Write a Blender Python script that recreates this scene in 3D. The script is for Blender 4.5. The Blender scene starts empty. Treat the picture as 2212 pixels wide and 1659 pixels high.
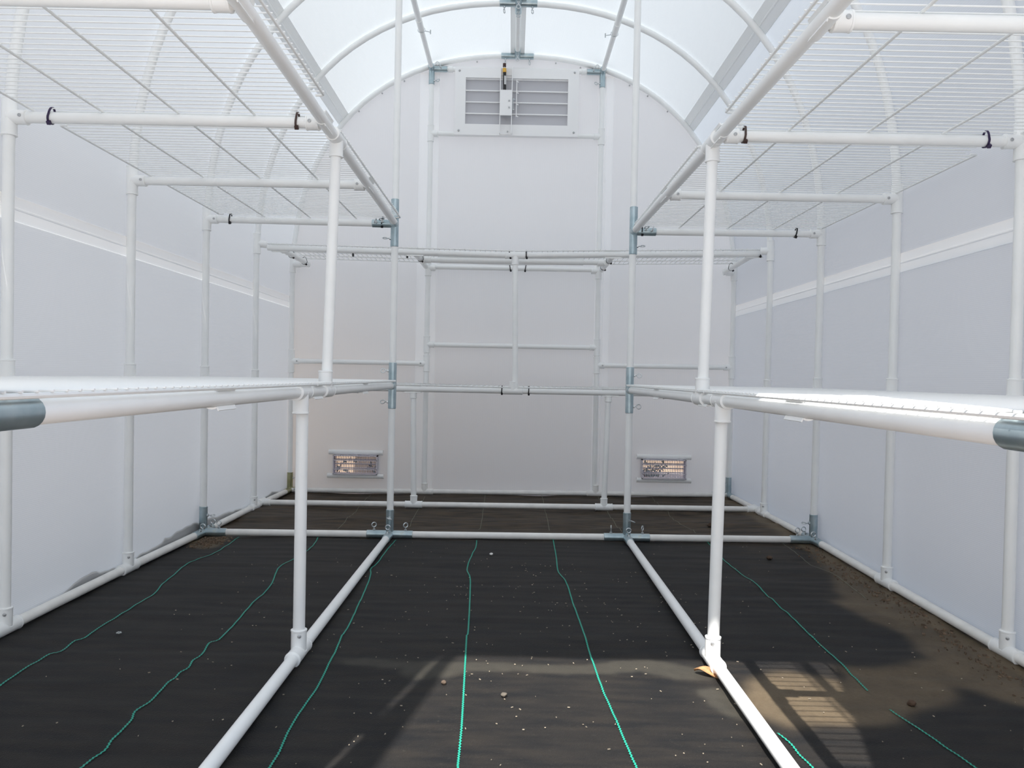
import bpy, bmesh, math, random
import numpy as np
from mathutils import Vector, Matrix, noise

random.seed(7)
sc = bpy.context.scene
COL = sc.collection
PI = math.pi

# ------------------------------------------------------------------ helpers
def V(*a): return Vector(a if len(a) > 1 else a[0])

class MB:
    """collects shapes; build() links them as ONE mesh object"""
    def __init__(s): s.v = []; s.f = []; s.m = []; s.mi = 0
    def add(s, vs, fs):
        b = len(s.v); s.v.extend([tuple(x) for x in vs])
        for f in fs: s.f.append(tuple(b + i for i in f)); s.m.append(s.mi)
    def sweep(s, pts, r, n=12, closed=False, cap=True, flat=None):
        pts = [Vector(p) for p in pts]; N = len(pts); vs = []; fs = []
        rs = r if isinstance(r, (list, tuple)) else [r] * N
        tang = []
        for i in range(N):
            if closed: t = pts[(i + 1) % N] - pts[i - 1]
            else: t = pts[min(i + 1, N - 1)] - pts[max(i - 1, 0)]
            tang.append(t.normalized())
        t0 = tang[0]; a = Vector((0, 0, 1)) if abs(t0.z) < .9 else Vector((1, 0, 0))
        u = (a - t0 * a.dot(t0)).normalized()
        for i in range(N):
            t = tang[i]; u = (u - t * u.dot(t))
            u = u.normalized() if u.length > 1e-6 else t.orthogonal().normalized()
            w = t.cross(u)
            for k in range(n):
                an = 2 * PI * k / n
                vs.append(pts[i] + (u * math.cos(an) + w * math.sin(an)) * rs[i])
        for i in range(N if closed else N - 1):
            j = (i + 1) % N
            for k in range(n):
                q = (k + 1) % n
                fs.append((i * n + k, i * n + q, j * n + q, j * n + k))
        if cap and not closed:
            fs.append(tuple(range(n - 1, -1, -1))); fs.append(tuple((N - 1) * n + k for k in range(n)))
        s.add(vs, fs); return s
    def cyl(s, a, b, r, n=18): return s.sweep([a, b], r, n)
    def sleeve(s, a, b, r, n=20):
        """moulded socket with small lips at both ends"""
        a = Vector(a); b = Vector(b); d = (b - a).normalized(); L = (b - a).length
        e = min(.004, L * .2)
        return s.sweep([a, a + d * .0008, a + d * e, a + d * (e + .0006), b - d * (e + .0006), b - d * e, b - d * .0008, b],
                       [r - .0006, r + .0009, r + .0009, r, r, r + .0009, r + .0009, r - .0006], n)
    def box(s, lo, hi):
        x0, y0, z0 = lo; x1, y1, z1 = hi
        s.add([(x0, y0, z0), (x1, y0, z0), (x1, y1, z0), (x0, y1, z0), (x0, y0, z1), (x1, y0, z1), (x1, y1, z1), (x0, y1, z1)],
              [(0, 3, 2, 1), (4, 5, 6, 7), (0, 1, 5, 4), (1, 2, 6, 5), (2, 3, 7, 6), (3, 0, 4, 7)]); return s
    def obox(s, c, ax, ay, az, hx, hy, hz):
        c = Vector(c); ax = Vector(ax).normalized() * hx; ay = Vector(ay).normalized() * hy; az = Vector(az).normalized() * hz
        vs = [c + ax * i + ay * j + az * k for k in (-1, 1) for j in (-1, 1) for i in (-1, 1)]
        s.add(vs, [(0, 2, 3, 1), (4, 5, 7, 6), (0, 1, 5, 4), (1, 3, 7, 5), (3, 2, 6, 7), (2, 0, 4, 6)]); return s
    def shell(s, a, b, r0, r1, out, deg=220, n=18):
        """part of a pipe wall, centred on direction OUT, from a to b"""
        a = Vector(a); b = Vector(b); d = (b - a).normalized(); o = Vector(out); o = (o - d * o.dot(d)).normalized(); w = d.cross(o)
        vs = []; fs = []
        for P in (a, b):
            for r in (r0, r1):
                for k in range(n + 1):
                    an = math.radians(-deg / 2 + deg * k / n)
                    vs.append(P + (o * math.cos(an) + w * math.sin(an)) * r)
        m = n + 1
        for k in range(n):
            fs.append((k, k + 1, 2 * m + k + 1, 2 * m + k)); fs.append((m + k, 3 * m + k, 3 * m + k + 1, m + k + 1))
            fs.append((k, m + k, m + k + 1, k + 1)); fs.append((2 * m + k, 2 * m + k + 1, 3 * m + k + 1, 3 * m + k))
        for k in (0, n): fs.append((k, 2 * m + k, 3 * m + k, m + k))
        s.add(vs, fs); return s
    def build(s, name, mat, parent=None, smooth=True, angle=40):
        me = bpy.data.meshes.new(name)
        off = Vector(parent_loc(parent)) if parent else Vector((0, 0, 0))
        me.from_pydata([(x - off.x, y - off.y, z - off.z) for x, y, z in s.v], [], s.f)
        for mt in (mat if isinstance(mat, (list, tuple)) else [mat]): me.materials.append(mt)
        bm = bmesh.new(); bm.from_mesh(me); bmesh.ops.recalc_face_normals(bm, faces=bm.faces)
        if smooth:
            ca = math.radians(angle)
            for f in bm.faces: f.smooth = True
            for e in bm.edges:
                if len(e.link_faces) == 2 and e.calc_face_angle(0) > ca: e.smooth = False
        bm.to_mesh(me); bm.free()
        if len(me.materials) > 1:
            me.polygons.foreach_set('material_index', s.m)
        o = bpy.data.objects.new(name, me); COL.objects.link(o)
        if parent: o.parent = parent
        return o

def parent_loc(p):
    l = Vector((0, 0, 0))
    while p: l += p.location; p = p.parent
    return l
def tag(o, label=None, cat=None, group=None, kind=None):
    if label: o['label'] = label
    if cat: o['category'] = cat
    if group: o['group'] = group
    if kind: o['kind'] = kind
    return o
def thing(name, label, cat, loc=(0, 0, 0), group=None):
    o = bpy.data.objects.new(name, None); COL.objects.link(o); o.location = loc
    o.empty_display_size = .05
    return tag(o, label, cat, group)
def struct(o): o['kind'] = 'structure'; return o

# ------------------------------------------------------------------ materials
def newmat(name):
    m = bpy.data.materials.new(name); m.use_nodes = True
    return m, m.node_tree.nodes, m.node_tree.links, m.node_tree.nodes['Principled BSDF']
def simple(name, col, rough=.5, metal=0., spec=.5, var=0., vscale=30., bump=0.):
    m, N, Lk, b = newmat(name)
    b.inputs['Base Color'].default_value = (*col, 1); b.inputs['Roughness'].default_value = rough
    b.inputs['Metallic'].default_value = metal; b.inputs['Specular IOR Level'].default_value = spec
    if var or bump:
        tc = N.new('ShaderNodeTexCoord'); nz = N.new('ShaderNodeTexNoise'); nz.inputs['Scale'].default_value = vscale; nz.inputs['Detail'].default_value = 5
        Lk.new(tc.outputs['Object'], nz.inputs['Vector'])
        if var:
            r = N.new('ShaderNodeValToRGB')
            r.color_ramp.elements[0].position = .3; r.color_ramp.elements[1].position = .7
            r.color_ramp.elements[0].color = (*[c * (1 - var) for c in col], 1); r.color_ramp.elements[1].color = (*[min(1, c * (1 + var)) for c in col], 1)
            Lk.new(nz.outputs['Fac'], r.inputs['Fac']); Lk.new(r.outputs['Color'], b.inputs['Base Color'])
        if bump:
            bp_ = N.new('ShaderNodeBump'); bp_.inputs['Strength'].default_value = bump; bp_.inputs['Distance'].default_value = .002
            Lk.new(nz.outputs['Fac'], bp_.inputs['Height']); Lk.new(bp_.outputs['Normal'], b.inputs['Normal'])
    return m
M = {}
M['pvc'] = simple('white_pvc', (.91, .92, .91), .32, spec=.4, var=.02, vscale=14)
M['dusty_pvc'] = simple('dusty_white_pvc', (.85, .84, .81), .5, spec=.3, var=.06, vscale=22)
M['wire'] = simple('white_coated_wire', (.84, .85, .84), .38, spec=.4)
wb = M['wire'].node_tree.nodes['Principled BSDF']; wb.inputs['Subsurface Weight'].default_value = .15; wb.inputs['Subsurface Radius'].default_value = (1, 1, 1); wb.inputs['Subsurface Scale'].default_value = .004
M['vent'] = simple('white_powder_coat', (.90, .90, .90), .4, spec=.3)
M['louver'] = simple('grey_louver', (.52, .52, .55), .45, spec=.3)
M['lilac'] = simple('lilac_grey_plastic', (.68, .65, .71), .5, spec=.3)
M['black'] = simple('black_nylon', (.010, .009, .011), .45)
M['purple'] = simple('purple_black_nylon', (.022, .008, .055), .4)
M['brownblack'] = simple('faded_brown_nylon', (.055, .028, .022), .5)
M['yellow'] = simple('yellow_collar', (.75, .42, .05), .4)
M['labelwhite'] = simple('pale_sticker', (.6, .6, .6), .5)
M['screw'] = simple('dull_screw', (.45, .46, .47), .4, metal=.7)
M['eye'] = simple('zinc_eye_bolt', (.62, .65, .66), .3, metal=.9)
def galv(name, c0, c1, c2):
    m, N, Lk, b = newmat(name)
    tc = N.new('ShaderNodeTexCoord'); nz = N.new('ShaderNodeTexNoise'); nz.inputs['Scale'].default_value = 28; nz.inputs['Detail'].default_value = 6
    r = N.new('ShaderNodeValToRGB'); e = r.color_ramp.elements
    e[0].position = .32; e[0].color = (*c0, 1); e[1].position = .66; e[1].color = (*c1, 1)
    x = e.new(.8); x.color = (*c2, 1)
    Lk.new(tc.outputs['Object'], nz.inputs['Vector']); Lk.new(nz.outputs['Fac'], r.inputs['Fac']); Lk.new(r.outputs['Color'], b.inputs['Base Color'])
    b.inputs['Metallic'].default_value = .75; b.inputs['Roughness'].default_value = .31
    return m
M['galv'] = galv('zinc_plated_steel', (.35, .45, .49), (.50, .59, .62), (.50, .53, .46))
M['galv_yellow'] = galv('yellowed_zinc_steel', (.30, .29, .15), (.42, .42, .26), (.38, .30, .15))

def panel_mat(name, tcol, dcol, axis, fac=.5):
    """thin translucent twin-wall sheet with faint flutes running along AXIS"""
    m, N, Lk, b = newmat(name); N.remove(b); out = N['Material Output']
    tr = N.new('ShaderNodeBsdfTranslucent'); df = N.new('ShaderNodeBsdfDiffuse'); gl = N.new('ShaderNodeBsdfGlossy')
    tr.inputs['Color'].default_value = (*tcol, 1); df.inputs['Color'].default_value = (*dcol, 1)
    gl.inputs['Roughness'].default_value = .45; gl.inputs['Color'].default_value = (1, 1, 1, 1)
    mx = N.new('ShaderNodeMixShader'); mx.inputs['Fac'].default_value = fac
    mg = N.new('ShaderNodeMixShader'); mg.inputs['Fac'].default_value = .03
    tc = N.new('ShaderNodeTexCoord'); wv = N.new('ShaderNodeTexWave'); wv.bands_direction = axis; wv.inputs['Scale'].default_value = 62; wv.inputs['Distortion'].default_value = .3
    bu = N.new('ShaderNodeBump'); bu.inputs['Strength'].default_value = .10; bu.inputs['Distance'].default_value = .003
    nz = N.new('ShaderNodeTexNoise'); nz.inputs['Scale'].default_value = 1.1; nz.inputs['Detail'].default_value = 2
    b2 = N.new('ShaderNodeBump'); b2.inputs['Strength'].default_value = .35; b2.inputs['Distance'].default_value = .03
    Lk.new(tc.outputs['Object'], wv.inputs['Vector']); Lk.new(tc.outputs['Object'], nz.inputs['Vector'])
    Lk.new(nz.outputs['Fac'], b2.inputs['Height']); Lk.new(b2.outputs['Normal'], bu.inputs['Normal'])
    Lk.new(wv.outputs['Fac'], bu.inputs['Height'])
    for n in (df, gl): Lk.new(bu.outputs['Normal'], n.inputs['Normal'])
    Lk.new(df.outputs[0], mx.inputs[1]); Lk.new(tr.outputs[0], mx.inputs[2])
    Lk.new(mx.outputs[0], mg.inputs[1]); Lk.new(gl.outputs[0], mg.inputs[2]); Lk.new(mg.outputs[0], out.inputs['Surface'])
    return m
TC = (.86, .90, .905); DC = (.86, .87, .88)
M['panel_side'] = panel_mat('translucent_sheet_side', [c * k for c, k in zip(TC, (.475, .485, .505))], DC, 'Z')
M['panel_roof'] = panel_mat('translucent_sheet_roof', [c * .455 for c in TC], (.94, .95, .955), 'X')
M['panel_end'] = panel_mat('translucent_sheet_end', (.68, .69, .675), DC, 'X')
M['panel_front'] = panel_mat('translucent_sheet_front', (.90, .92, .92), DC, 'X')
M['channel'] = panel_mat('white_channel_plastic', (.95, .96, .96), (.95, .955, .945), 'X', .16)
M['channel_end'] = panel_mat('white_end_channel_plastic', (.90, .92, .92), (.92, .925, .92), 'X', .28)
M['channel_roof'] = panel_mat('white_roof_channel_plastic', (.80, .81, .81), (.92, .92, .91), 'X', .25)

# ------------------------------------------------------------------ dimensions (metres; x across, y into the greenhouse, z up)
W = 1.20; PR = .0134                       # hoop half-width, pipe radius
YF, YZ, YA, YB, YC, YD, YE = .67, 1.28, 1.89, 2.50, 3.11, 3.72, 4.33
FOOT_L = {YF: .022, YZ: .024, YA: .024, YB: .022, YC: .015, YD: .013, YE: .007}
FOOT_R = {YF: .012, YZ: .012, YA: .014, YB: .022, YC: .032, YD: .028, YE: .025}
def interp(d, y):
    k = sorted(d)
    if y <= k[0]: return d[k[0]]
    for a, b in zip(k, k[1:]):
        if y <= b: return d[a] + (d[b] - d[a]) * (y - a) / (b - a)
    return d[k[-1]]
def foot(x, y):
    t = (x + W) / (2 * W); return interp(FOOT_L, y) * (1 - t) + interp(FOOT_R, y) * t
def arch(a, b, z0, n=2.3, steps=44):
    """hoop outline from the left foot side over the top to the right"""
    pts = []
    for i in range(steps + 1):
        t = PI - PI * i / steps
        c, s_ = math.cos(t), math.sin(t)
        pts.append((a * math.copysign(abs(c) ** (2 / n), c), z0 + b * max(s_, 0) ** (2 / n)))
    return pts
ARCH = arch(1.206, 1.245, 1.15)
SKIN = arch(1.2235, 1.2625, 1.15)
def skin_z(x, P=SKIN):
    if abs(x) >= P[-1][0]: return P[-1][1]
    for (x0, z0), (x1, z1) in zip(P, P[1:]):
        if x0 <= x <= x1: return z0 + (z1 - z0) * ((x - x0) / (x1 - x0) if x1 > x0 else 0)
    return P[-1][1]

# ------------------------------------------------------------------ daylight settings
SUN, SKY, EXPOSURE = 4.9, 1.35, 0.91
SUN_X, SUN_Z = .26, 1.66                    # sun travels (SUN_X, 1, -SUN_Z)
SKY_LOW, SKY_TOP = (.295, .315, .345), (.33, .44, .61)

# ------------------------------------------------------------------ floor: woven weed barrier over soil
THREADS=[ 
 (0,[(-1.053,3.094),(-1.042,2.943),(-1.039,2.79),(-1.054,2.704),(-1.064,2.599),(-1.041,2.469),(-1.029,2.361),(-1.011,2.272),(-1.006,2.145),(-1.004,2.071),(-1.006,1.972),(-1.0,1.876),(-1.012,1.849),(-1.004,1.782),(-1.018,1.763),(-1.019,1.718),(-1.018,1.67),(-1.016,1.629),(-1.012,1.583),(-1.013,1.54)]), 
 (0,[(-0.742,3.088),(-0.725,2.923),(-0.731,2.767),(-0.751,2.624),(-0.737,2.515),(-0.711,2.384),(-0.705,2.284),(-0.703,2.174),(-0.691,2.028),(-0.684,1.894),(-0.698,1.86),(-0.686,1.781),(-0.691,1.747),(-0.683,1.703),(-0.69,1.676),(-0.687,1.646),(-0.691,1.621),(-0.687,1.565),(-0.685,1.521),(-0.692,1.479),(-0.682,1.444),(-0.678,1.399),(-0.677,1.364),(-0.671,1.331),(-0.676,1.302),(-0.676,1.274),(-0.678,1.244)]), 
 (0,[(-0.434,3.062),(-0.441,2.906),(-0.442,2.718),(-0.449,2.602),(-0.437,2.529),(-0.428,2.437),(-0.421,2.338),(-0.413,2.21),(-0.404,2.062),(-0.4,1.952),(-0.401,1.93),(-0.393,1.815),(-0.388,1.702),(-0.384,1.593),(-0.387,1.505),(-0.387,1.419),(-0.381,1.342),(-0.38,1.286),(-0.379,1.256)]), 
 (0,[(-0.122,3.079),(-0.12,2.955),(-0.128,2.84),(-0.134,2.627),(-0.118,2.506),(-0.11,2.36),(-0.1,2.114),(-0.095,1.96),(-0.097,1.947),(-0.086,1.66),(-0.078,1.447),(-0.075,1.298),(-0.074,1.265)]), 
 (0,[(0.177,3.119),(0.173,2.826),(0.168,2.617),(0.185,2.468),(0.189,2.213),(0.19,2.208),(0.195,2.034),(0.198,1.813),(0.202,1.645),(0.211,1.49),(0.215,1.409),(0.218,1.355),(0.221,1.309),(0.221,1.276)]), 
 (0,[(0.783,3.139),(0.781,3.013),(0.768,2.789),(0.779,2.606),(0.786,2.482),(0.782,2.302),(0.781,2.147),(0.777,2.001),(0.777,2.027),(0.777,1.927),(0.772,1.822),(0.769,1.74),(0.765,1.662)]), 
 (0,[(0.766,1.568),(0.774,1.505),(0.785,1.452),(0.795,1.398),(0.804,1.334),(0.805,1.305)]), 
 (0,[(0.502,1.447),(0.512,1.41),(0.514,1.364),(0.518,1.323),(0.52,1.294)]), 
 (1,[(1.08,3.115),(1.068,2.912),(1.063,2.734),(1.092,2.619),(1.086,2.52),(1.074,2.36)]), 
 (1,[(-0.753,4.297),(-0.738,3.996),(-0.72,3.666),(-0.711,3.445),(-0.717,3.301)]), 
 (1,[(-0.449,4.223),(-0.435,3.954),(-0.433,3.804),(-0.429,3.599),(-0.422,3.387)]), 
 (1,[(-0.13,4.309),(-0.122,3.804),(-0.119,3.418),(-0.125,3.292)]), 
 (1,[(0.181,4.373),(0.176,3.767),(0.172,3.308)]), 
 (1,[(0.488,4.343),(0.481,4.188),(0.475,3.783),(0.468,3.538),(0.472,3.284)]), 
 (1,[(0.787,4.359),(0.76,4.057),(0.767,3.833),(0.757,3.523),(0.784,3.396),(0.78,3.288)]),
]
DUST = [(1.166,3.107),(1.085,2.669),(1.005,2.383),(0.949,2.33),(0.961,2.256),(1.011,2.144),(1.021,2.004),(0.992,1.933),(1.021,1.856),(0.938,1.83),(0.806,1.8),(0.753,1.785),(0.754,1.741),(0.707,1.699),(0.629,1.762),(0.509,1.689),(0.491,1.603),(0.493,1.526),(0.522,1.481),(0.624,1.495),(0.745,1.506),(0.817,1.558),(0.906,1.609),(0.943,1.688),(1.009,1.676),(1.06,1.584),(1.236,1.852),(1.217,1.963),(1.219,2.548),(1.211,3.119)]
BAND = [(-0.37,1.766),(-0.316,1.787),(-0.251,1.773),(-0.122,1.785),(0.04,1.777),(0.175,1.772),(0.229,1.792),(0.253,1.814),(0.328,1.818),(0.389,1.801),(0.444,1.767),(0.452,1.699),(0.388,1.701),(0.351,1.715),(0.295,1.745),(0.21,1.719),(0.129,1.715),(0.029,1.734),(-0.072,1.721),(-0.129,1.681),(-0.187,1.673),(-0.229,1.705),(-0.215,1.732),(-0.338,1.74)]
PATCH = [(0.401,1.651),(0.448,1.664),(0.496,1.627),(0.474,1.495),(0.431,1.513),(0.407,1.577)]
CORNER = [(-1.218,2.982),(-1.205,3.115),(-1.11,3.171),(-1.08,3.038),(-1.07,2.914),(-1.121,2.87)]

rng = np.random.default_rng(3)
XS = np.linspace(-1.214, 1.214, 250); YS = np.linspace(.64, 4.342, 372)
GX, GY = np.meshgrid(XS, YS)
def ripple(x, y):
    back = min(1, max(0, (y - 3.0) / .25)); right = min(1, max(0, (x - .55) / .3))
    a = noise.noise((x * 1.3, y * 9, 0)) * .0034 + noise.noise((x * 3.2, y * 24, 3)) * .0019
    b = noise.noise((x * 2.2, y * 5.5, 7)) * .0125 + noise.noise((x * 5, y * 14, 9)) * .0055
    return a * (1 + .5 * right) + b * back
def floor_z(x, y): return foot(x, y) - .0155 + ripple(x, y)
def in_poly(px, py, poly):
    r = np.zeros(px.shape, bool); n = len(poly)
    for i in range(n):
        x0, y0 = poly[i]; x1, y1 = poly[i - 1]
        c = ((y0 > py) != (y1 > py)) & (px < (x1 - x0) * (py - y0) / (y1 - y0 + 1e-12) + x0)
        r ^= c
    return r.astype(float)
def blur(a, k):
    for _ in range(k):
        p = np.pad(a, 1, mode='edge')
        a = (p[:-2, 1:-1] + p[2:, 1:-1] + p[1:-1, :-2] + p[1:-1, 2:] + 2 * a) / 6
    return a
def floor_mesh():
    Z = np.array([[floor_z(x, y) for x in XS] for y in YS])
    nx, ny = len(XS), len(YS)
    wob = np.array([[noise.noise((x * 9, y * 9, 1)) for x in XS] for y in YS]) * .03
    wob2 = np.array([[noise.noise((x * 9, y * 9, 5)) for x in XS] for y in YS]) * .03
    PX, PY = GX + wob, GY + wob2
    dust = blur(in_poly(PX, PY, DUST), 5) * .85
    edge = np.clip((GX - (1.105 + wob)) / .04, 0, 1) * np.clip((GY - 1.2) / .2, 0, 1)
    dust = np.maximum(dust, edge)
    dust = np.maximum(dust, blur(in_poly(PX, PY, CORNER), 3))
    stain = np.maximum(blur(in_poly(GX + wob * .35, GY + wob2 * .25, BAND), 1), blur(in_poly(GX + wob * .35, GY + wob2 * .25, PATCH), 1))
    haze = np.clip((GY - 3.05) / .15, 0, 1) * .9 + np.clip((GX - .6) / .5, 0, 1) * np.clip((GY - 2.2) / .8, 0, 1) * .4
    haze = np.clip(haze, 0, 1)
    vs = list(zip(GX.ravel().tolist(), GY.ravel().tolist(), Z.ravel().tolist()))
    fs = []
    for j in range(ny - 1):
        for i in range(nx - 1):
            a = j * nx + i; fs.append((a, a + 1, a + nx + 1, a + nx))
    mi = [0] * len(fs)
    for kind, pl in THREADS:
        P = [Vector((x, y)) for x, y in pl]
        step = .0045; pts = []
        for i in range(len(P) - 1):
            p0, p1, p2, p3 = P[max(i - 1, 0)], P[i], P[i + 1], P[min(i + 2, len(P) - 1)]
            m = max(2, int((p2 - p1).length / step))
            for k in range(m):
                t = k / m
                pts.append(.5 * ((2 * p1) + (p2 - p0) * t + (2 * p0 - 5 * p1 + 4 * p2 - p3) * t * t + (3 * p1 - p0 - 3 * p2 + p3) * t ** 3))
        pts = [p for i, p in enumerate(pts) if i == 0 or (p - pts[i - 1]).length > 1e-5]
        base = len(vs); hw = .0017 if kind == 0 else .0010
        for i, p in enumerate(pts):
            d = (pts[min(i + 1, len(pts) - 1)] - pts[max(i - 1, 0)]).normalized(); nrm = Vector((-d.y, d.x))
            q = p + nrm * (.0011 if i % 2 else -.0011)
            for s_ in (-1, 1):
                w = q + nrm * hw * s_; vs.append((w.x, w.y, floor_z(w.x, w.y) + .0022))
            if i:
                a = base + 2 * i; fs.append((a - 2, a - 1, a + 1, a)); mi.append(1 + kind)
    me = bpy.data.meshes.new('floor'); me.from_pydata(vs, [], fs)
    me.polygons.foreach_set('material_index', mi); me.polygons.foreach_set('use_smooth', [True] * len(fs))
    n0 = nx * ny
    for nm, arr in (('dust', dust), ('stain', stain), ('haze', haze)):
        at = me.attributes.new(nm, 'FLOAT', 'POINT')
        full = np.zeros(len(vs)); full[:n0] = arr.ravel(); at.data.foreach_set('value', full)
    return me
def fabric_mat():
    m, N, Lk, b = newmat('black_woven_weed_barrier')
    tc = N.new('ShaderNodeTexCoord')
    def att(n):
        a = N.new('ShaderNodeAttribute'); a.attribute_name = n; return a.outputs['Fac']
    def nz(sc_, d=5, v=None):
        t = N.new('ShaderNodeTexNoise'); t.inputs['Scale'].default_value = sc_; t.inputs['Detail'].default_value = d
        Lk.new(v or tc.outputs['Object'], t.inputs['Vector']); return t.outputs['Fac']
    def math_(op, a, c):
        t = N.new('ShaderNodeMath'); t.operation = op; t.use_clamp = True
        for i, x in enumerate((a, c)):
            if isinstance(x, (int, float)): t.inputs[i].default_value = x
            else: Lk.new(x, t.inputs[i])
        return t.outputs[0]
    def mix(f, a, c):
        t = N.new('ShaderNodeMix'); t.data_type = 'RGBA'
        if isinstance(f, (int, float)): t.inputs[0].default_value = f
        else: Lk.new(f, t.inputs[0])
        for i, x in ((6, a), (7, c)):
            if isinstance(x, tuple): t.inputs[i].default_value = (*x, 1)
            else: Lk.new(x, t.inputs[i])
        return t.outputs[2]
    mp = N.new('ShaderNodeMapping'); mp.inputs['Scale'].default_value = (2.6, 13, 1); Lk.new(tc.outputs['Object'], mp.inputs['Vector'])
    streak = nz(3.0, 6, mp.outputs['Vector'])
    rs = N.new('ShaderNodeMapRange'); rs.inputs['From Min'].default_value = .36; rs.inputs['From Max'].default_value = .66; Lk.new(streak, rs.inputs['Value']); streak = rs.outputs['Result']
    base = mix(streak, (.0095, .0100, .0113), (.0215, .0190, .0170))
    speck = math_('MULTIPLY', math_('SUBTRACT', nz(190, 3), .62), 6.0)
    base = mix(math_('MULTIPLY', speck, .35), base, (.08, .072, .06))
    cloud = math_('MULTIPLY', math_('SUBTRACT', nz(2.1, 5), .42), 1.1)
    base = mix(cloud, base, (.024, .0215, .019))
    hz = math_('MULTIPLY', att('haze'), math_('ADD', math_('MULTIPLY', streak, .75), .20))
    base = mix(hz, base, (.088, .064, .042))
    base = mix(math_('MULTIPLY', att('stain'), math_('ADD', math_('MULTIPLY', nz(40, 5), .5), .45)), base, (.055, .051, .042))
    soil = mix(nz(24, 7), (.058, .040, .024), (.150, .115, .074))
    fine = mix(math_('MULTIPLY', nz(120, 3), .6), soil, (.19, .15, .10))
    df = math_('MULTIPLY', att('dust'), math_('ADD', math_('MULTIPLY', nz(9, 6), 1.2), .30))
    base = mix(df, base, fine)
    Lk.new(base, b.inputs['Base Color']); b.inputs['Roughness'].default_value = .62; b.inputs['Specular IOR Level'].default_value = .16
    ck = N.new('ShaderNodeTexVoronoi'); ck.inputs['Scale'].default_value = 420; Lk.new(tc.outputs['Object'], ck.inputs['Vector'])
    bu = N.new('ShaderNodeBump'); bu.inputs['Strength'].default_value = .5; bu.inputs['Distance'].default_value = .0012
    Lk.new(ck.outputs['Distance'], bu.inputs['Height']); Lk.new(bu.outputs['Normal'], b.inputs['Normal'])
    return m
fm = floor_mesh()
for mt in (fabric_mat(), simple('green_woven_thread', (.018, .30, .215), .5, spec=.3), simple('faded_thread', (.16, .17, .12), .6)): fm.materials.append(mt)
floor = bpy.data.objects.new('floor', fm); COL.objects.link(floor); struct(floor)

# ground around the greenhouse
gm = simple('gravelly_soil', (.48, .395, .345), .9, spec=.1, var=.35, vscale=45, bump=.6)
b_ = MB(); b_.add([(-25, -25, -.03), (25, -25, -.03), (25, 25, -.03), (-25, 25, -.03)], [(0, 1, 2, 3)])
struct(b_.build('ground', gm))
b_ = MB(); b_.add([(-4, 4.40, -.027), (4, 4.40, -.027), (4, 6.6, -.027), (-4, 6.6, -.027)], [(0, 1, 2, 3)])
struct(b_.build('ground_gravel', simple('grey_gravel', (.34, .305, .30), .9, spec=.1, var=.55, vscale=70, bump=.8)))

# ------------------------------------------------------------------ translucent skin
Y0, Y1 = .648, 4.352
def skin_strip(P, name, mat, ya=Y0, yb=Y1, ny=12):
    vs = []; fs = []
    for j in range(ny + 1):
        y = ya + (yb - ya) * j / ny
        vs += [(x, y, z) for x, z in P]
    m = len(P)
    for j in range(ny):
        for i in range(m - 1): fs.append((j * m + i, j * m + i + 1, (j + 1) * m + i + 1, (j + 1) * m + i))
    b = MB(); b.add(vs, fs); return struct(b.build(name, mat))
SEAM = 1.035
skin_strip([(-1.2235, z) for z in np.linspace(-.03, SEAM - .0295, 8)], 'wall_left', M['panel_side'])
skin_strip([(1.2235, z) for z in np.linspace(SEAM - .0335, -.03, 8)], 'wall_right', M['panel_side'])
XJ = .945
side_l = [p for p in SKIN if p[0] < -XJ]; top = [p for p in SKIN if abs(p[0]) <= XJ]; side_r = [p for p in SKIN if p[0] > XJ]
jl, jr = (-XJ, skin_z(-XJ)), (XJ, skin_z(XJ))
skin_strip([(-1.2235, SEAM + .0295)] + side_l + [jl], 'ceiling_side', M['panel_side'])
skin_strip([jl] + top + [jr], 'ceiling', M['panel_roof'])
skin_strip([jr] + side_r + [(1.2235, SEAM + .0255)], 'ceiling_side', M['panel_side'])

def end_wall(name, y, holes, mat=None):
    xs = sorted(set([round(x, 5) for x, z in SKIN] + [h[i] for h in holes for i in (0, 1)] + [round(x, 4) for x in np.linspace(-1.2, 1.2, 25)]))
    b = MB()
    for xa, xb in zip(xs, xs[1:]):
        xm = (xa + xb) / 2; cuts = sorted([(h[2], h[3]) for h in holes if h[0] <= xm <= h[1]])
        z = -.03
        spans = []
        for c0, c1 in cuts:
            if c0 > z: spans.append((z, c0))
            z = c1
        for s0, s1 in spans:
            b.add([(xa, y, s0), (xb, y, s0), (xb, y, s1), (xa, y, s1)], [(0, 1, 2, 3)])
        b.add([(xa, y, z), (xb, y, z), (xb, y, skin_z(xb)), (xa, y, skin_z(xa))], [(0, 1, 2, 3)])
    o = b.build(name, mat or M['panel_end'], smooth=False)
    return struct(o)
VENT_L = (-.962, -.722, .100, .203); VENT_R = (.722, .962, .107, .212)
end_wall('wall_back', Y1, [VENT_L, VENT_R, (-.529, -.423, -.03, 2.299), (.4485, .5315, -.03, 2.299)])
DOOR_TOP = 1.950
end_wall('wall_front', Y0, [(-.462, .462, -.03, DOOR_TOP)], M['panel_front'])

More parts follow.
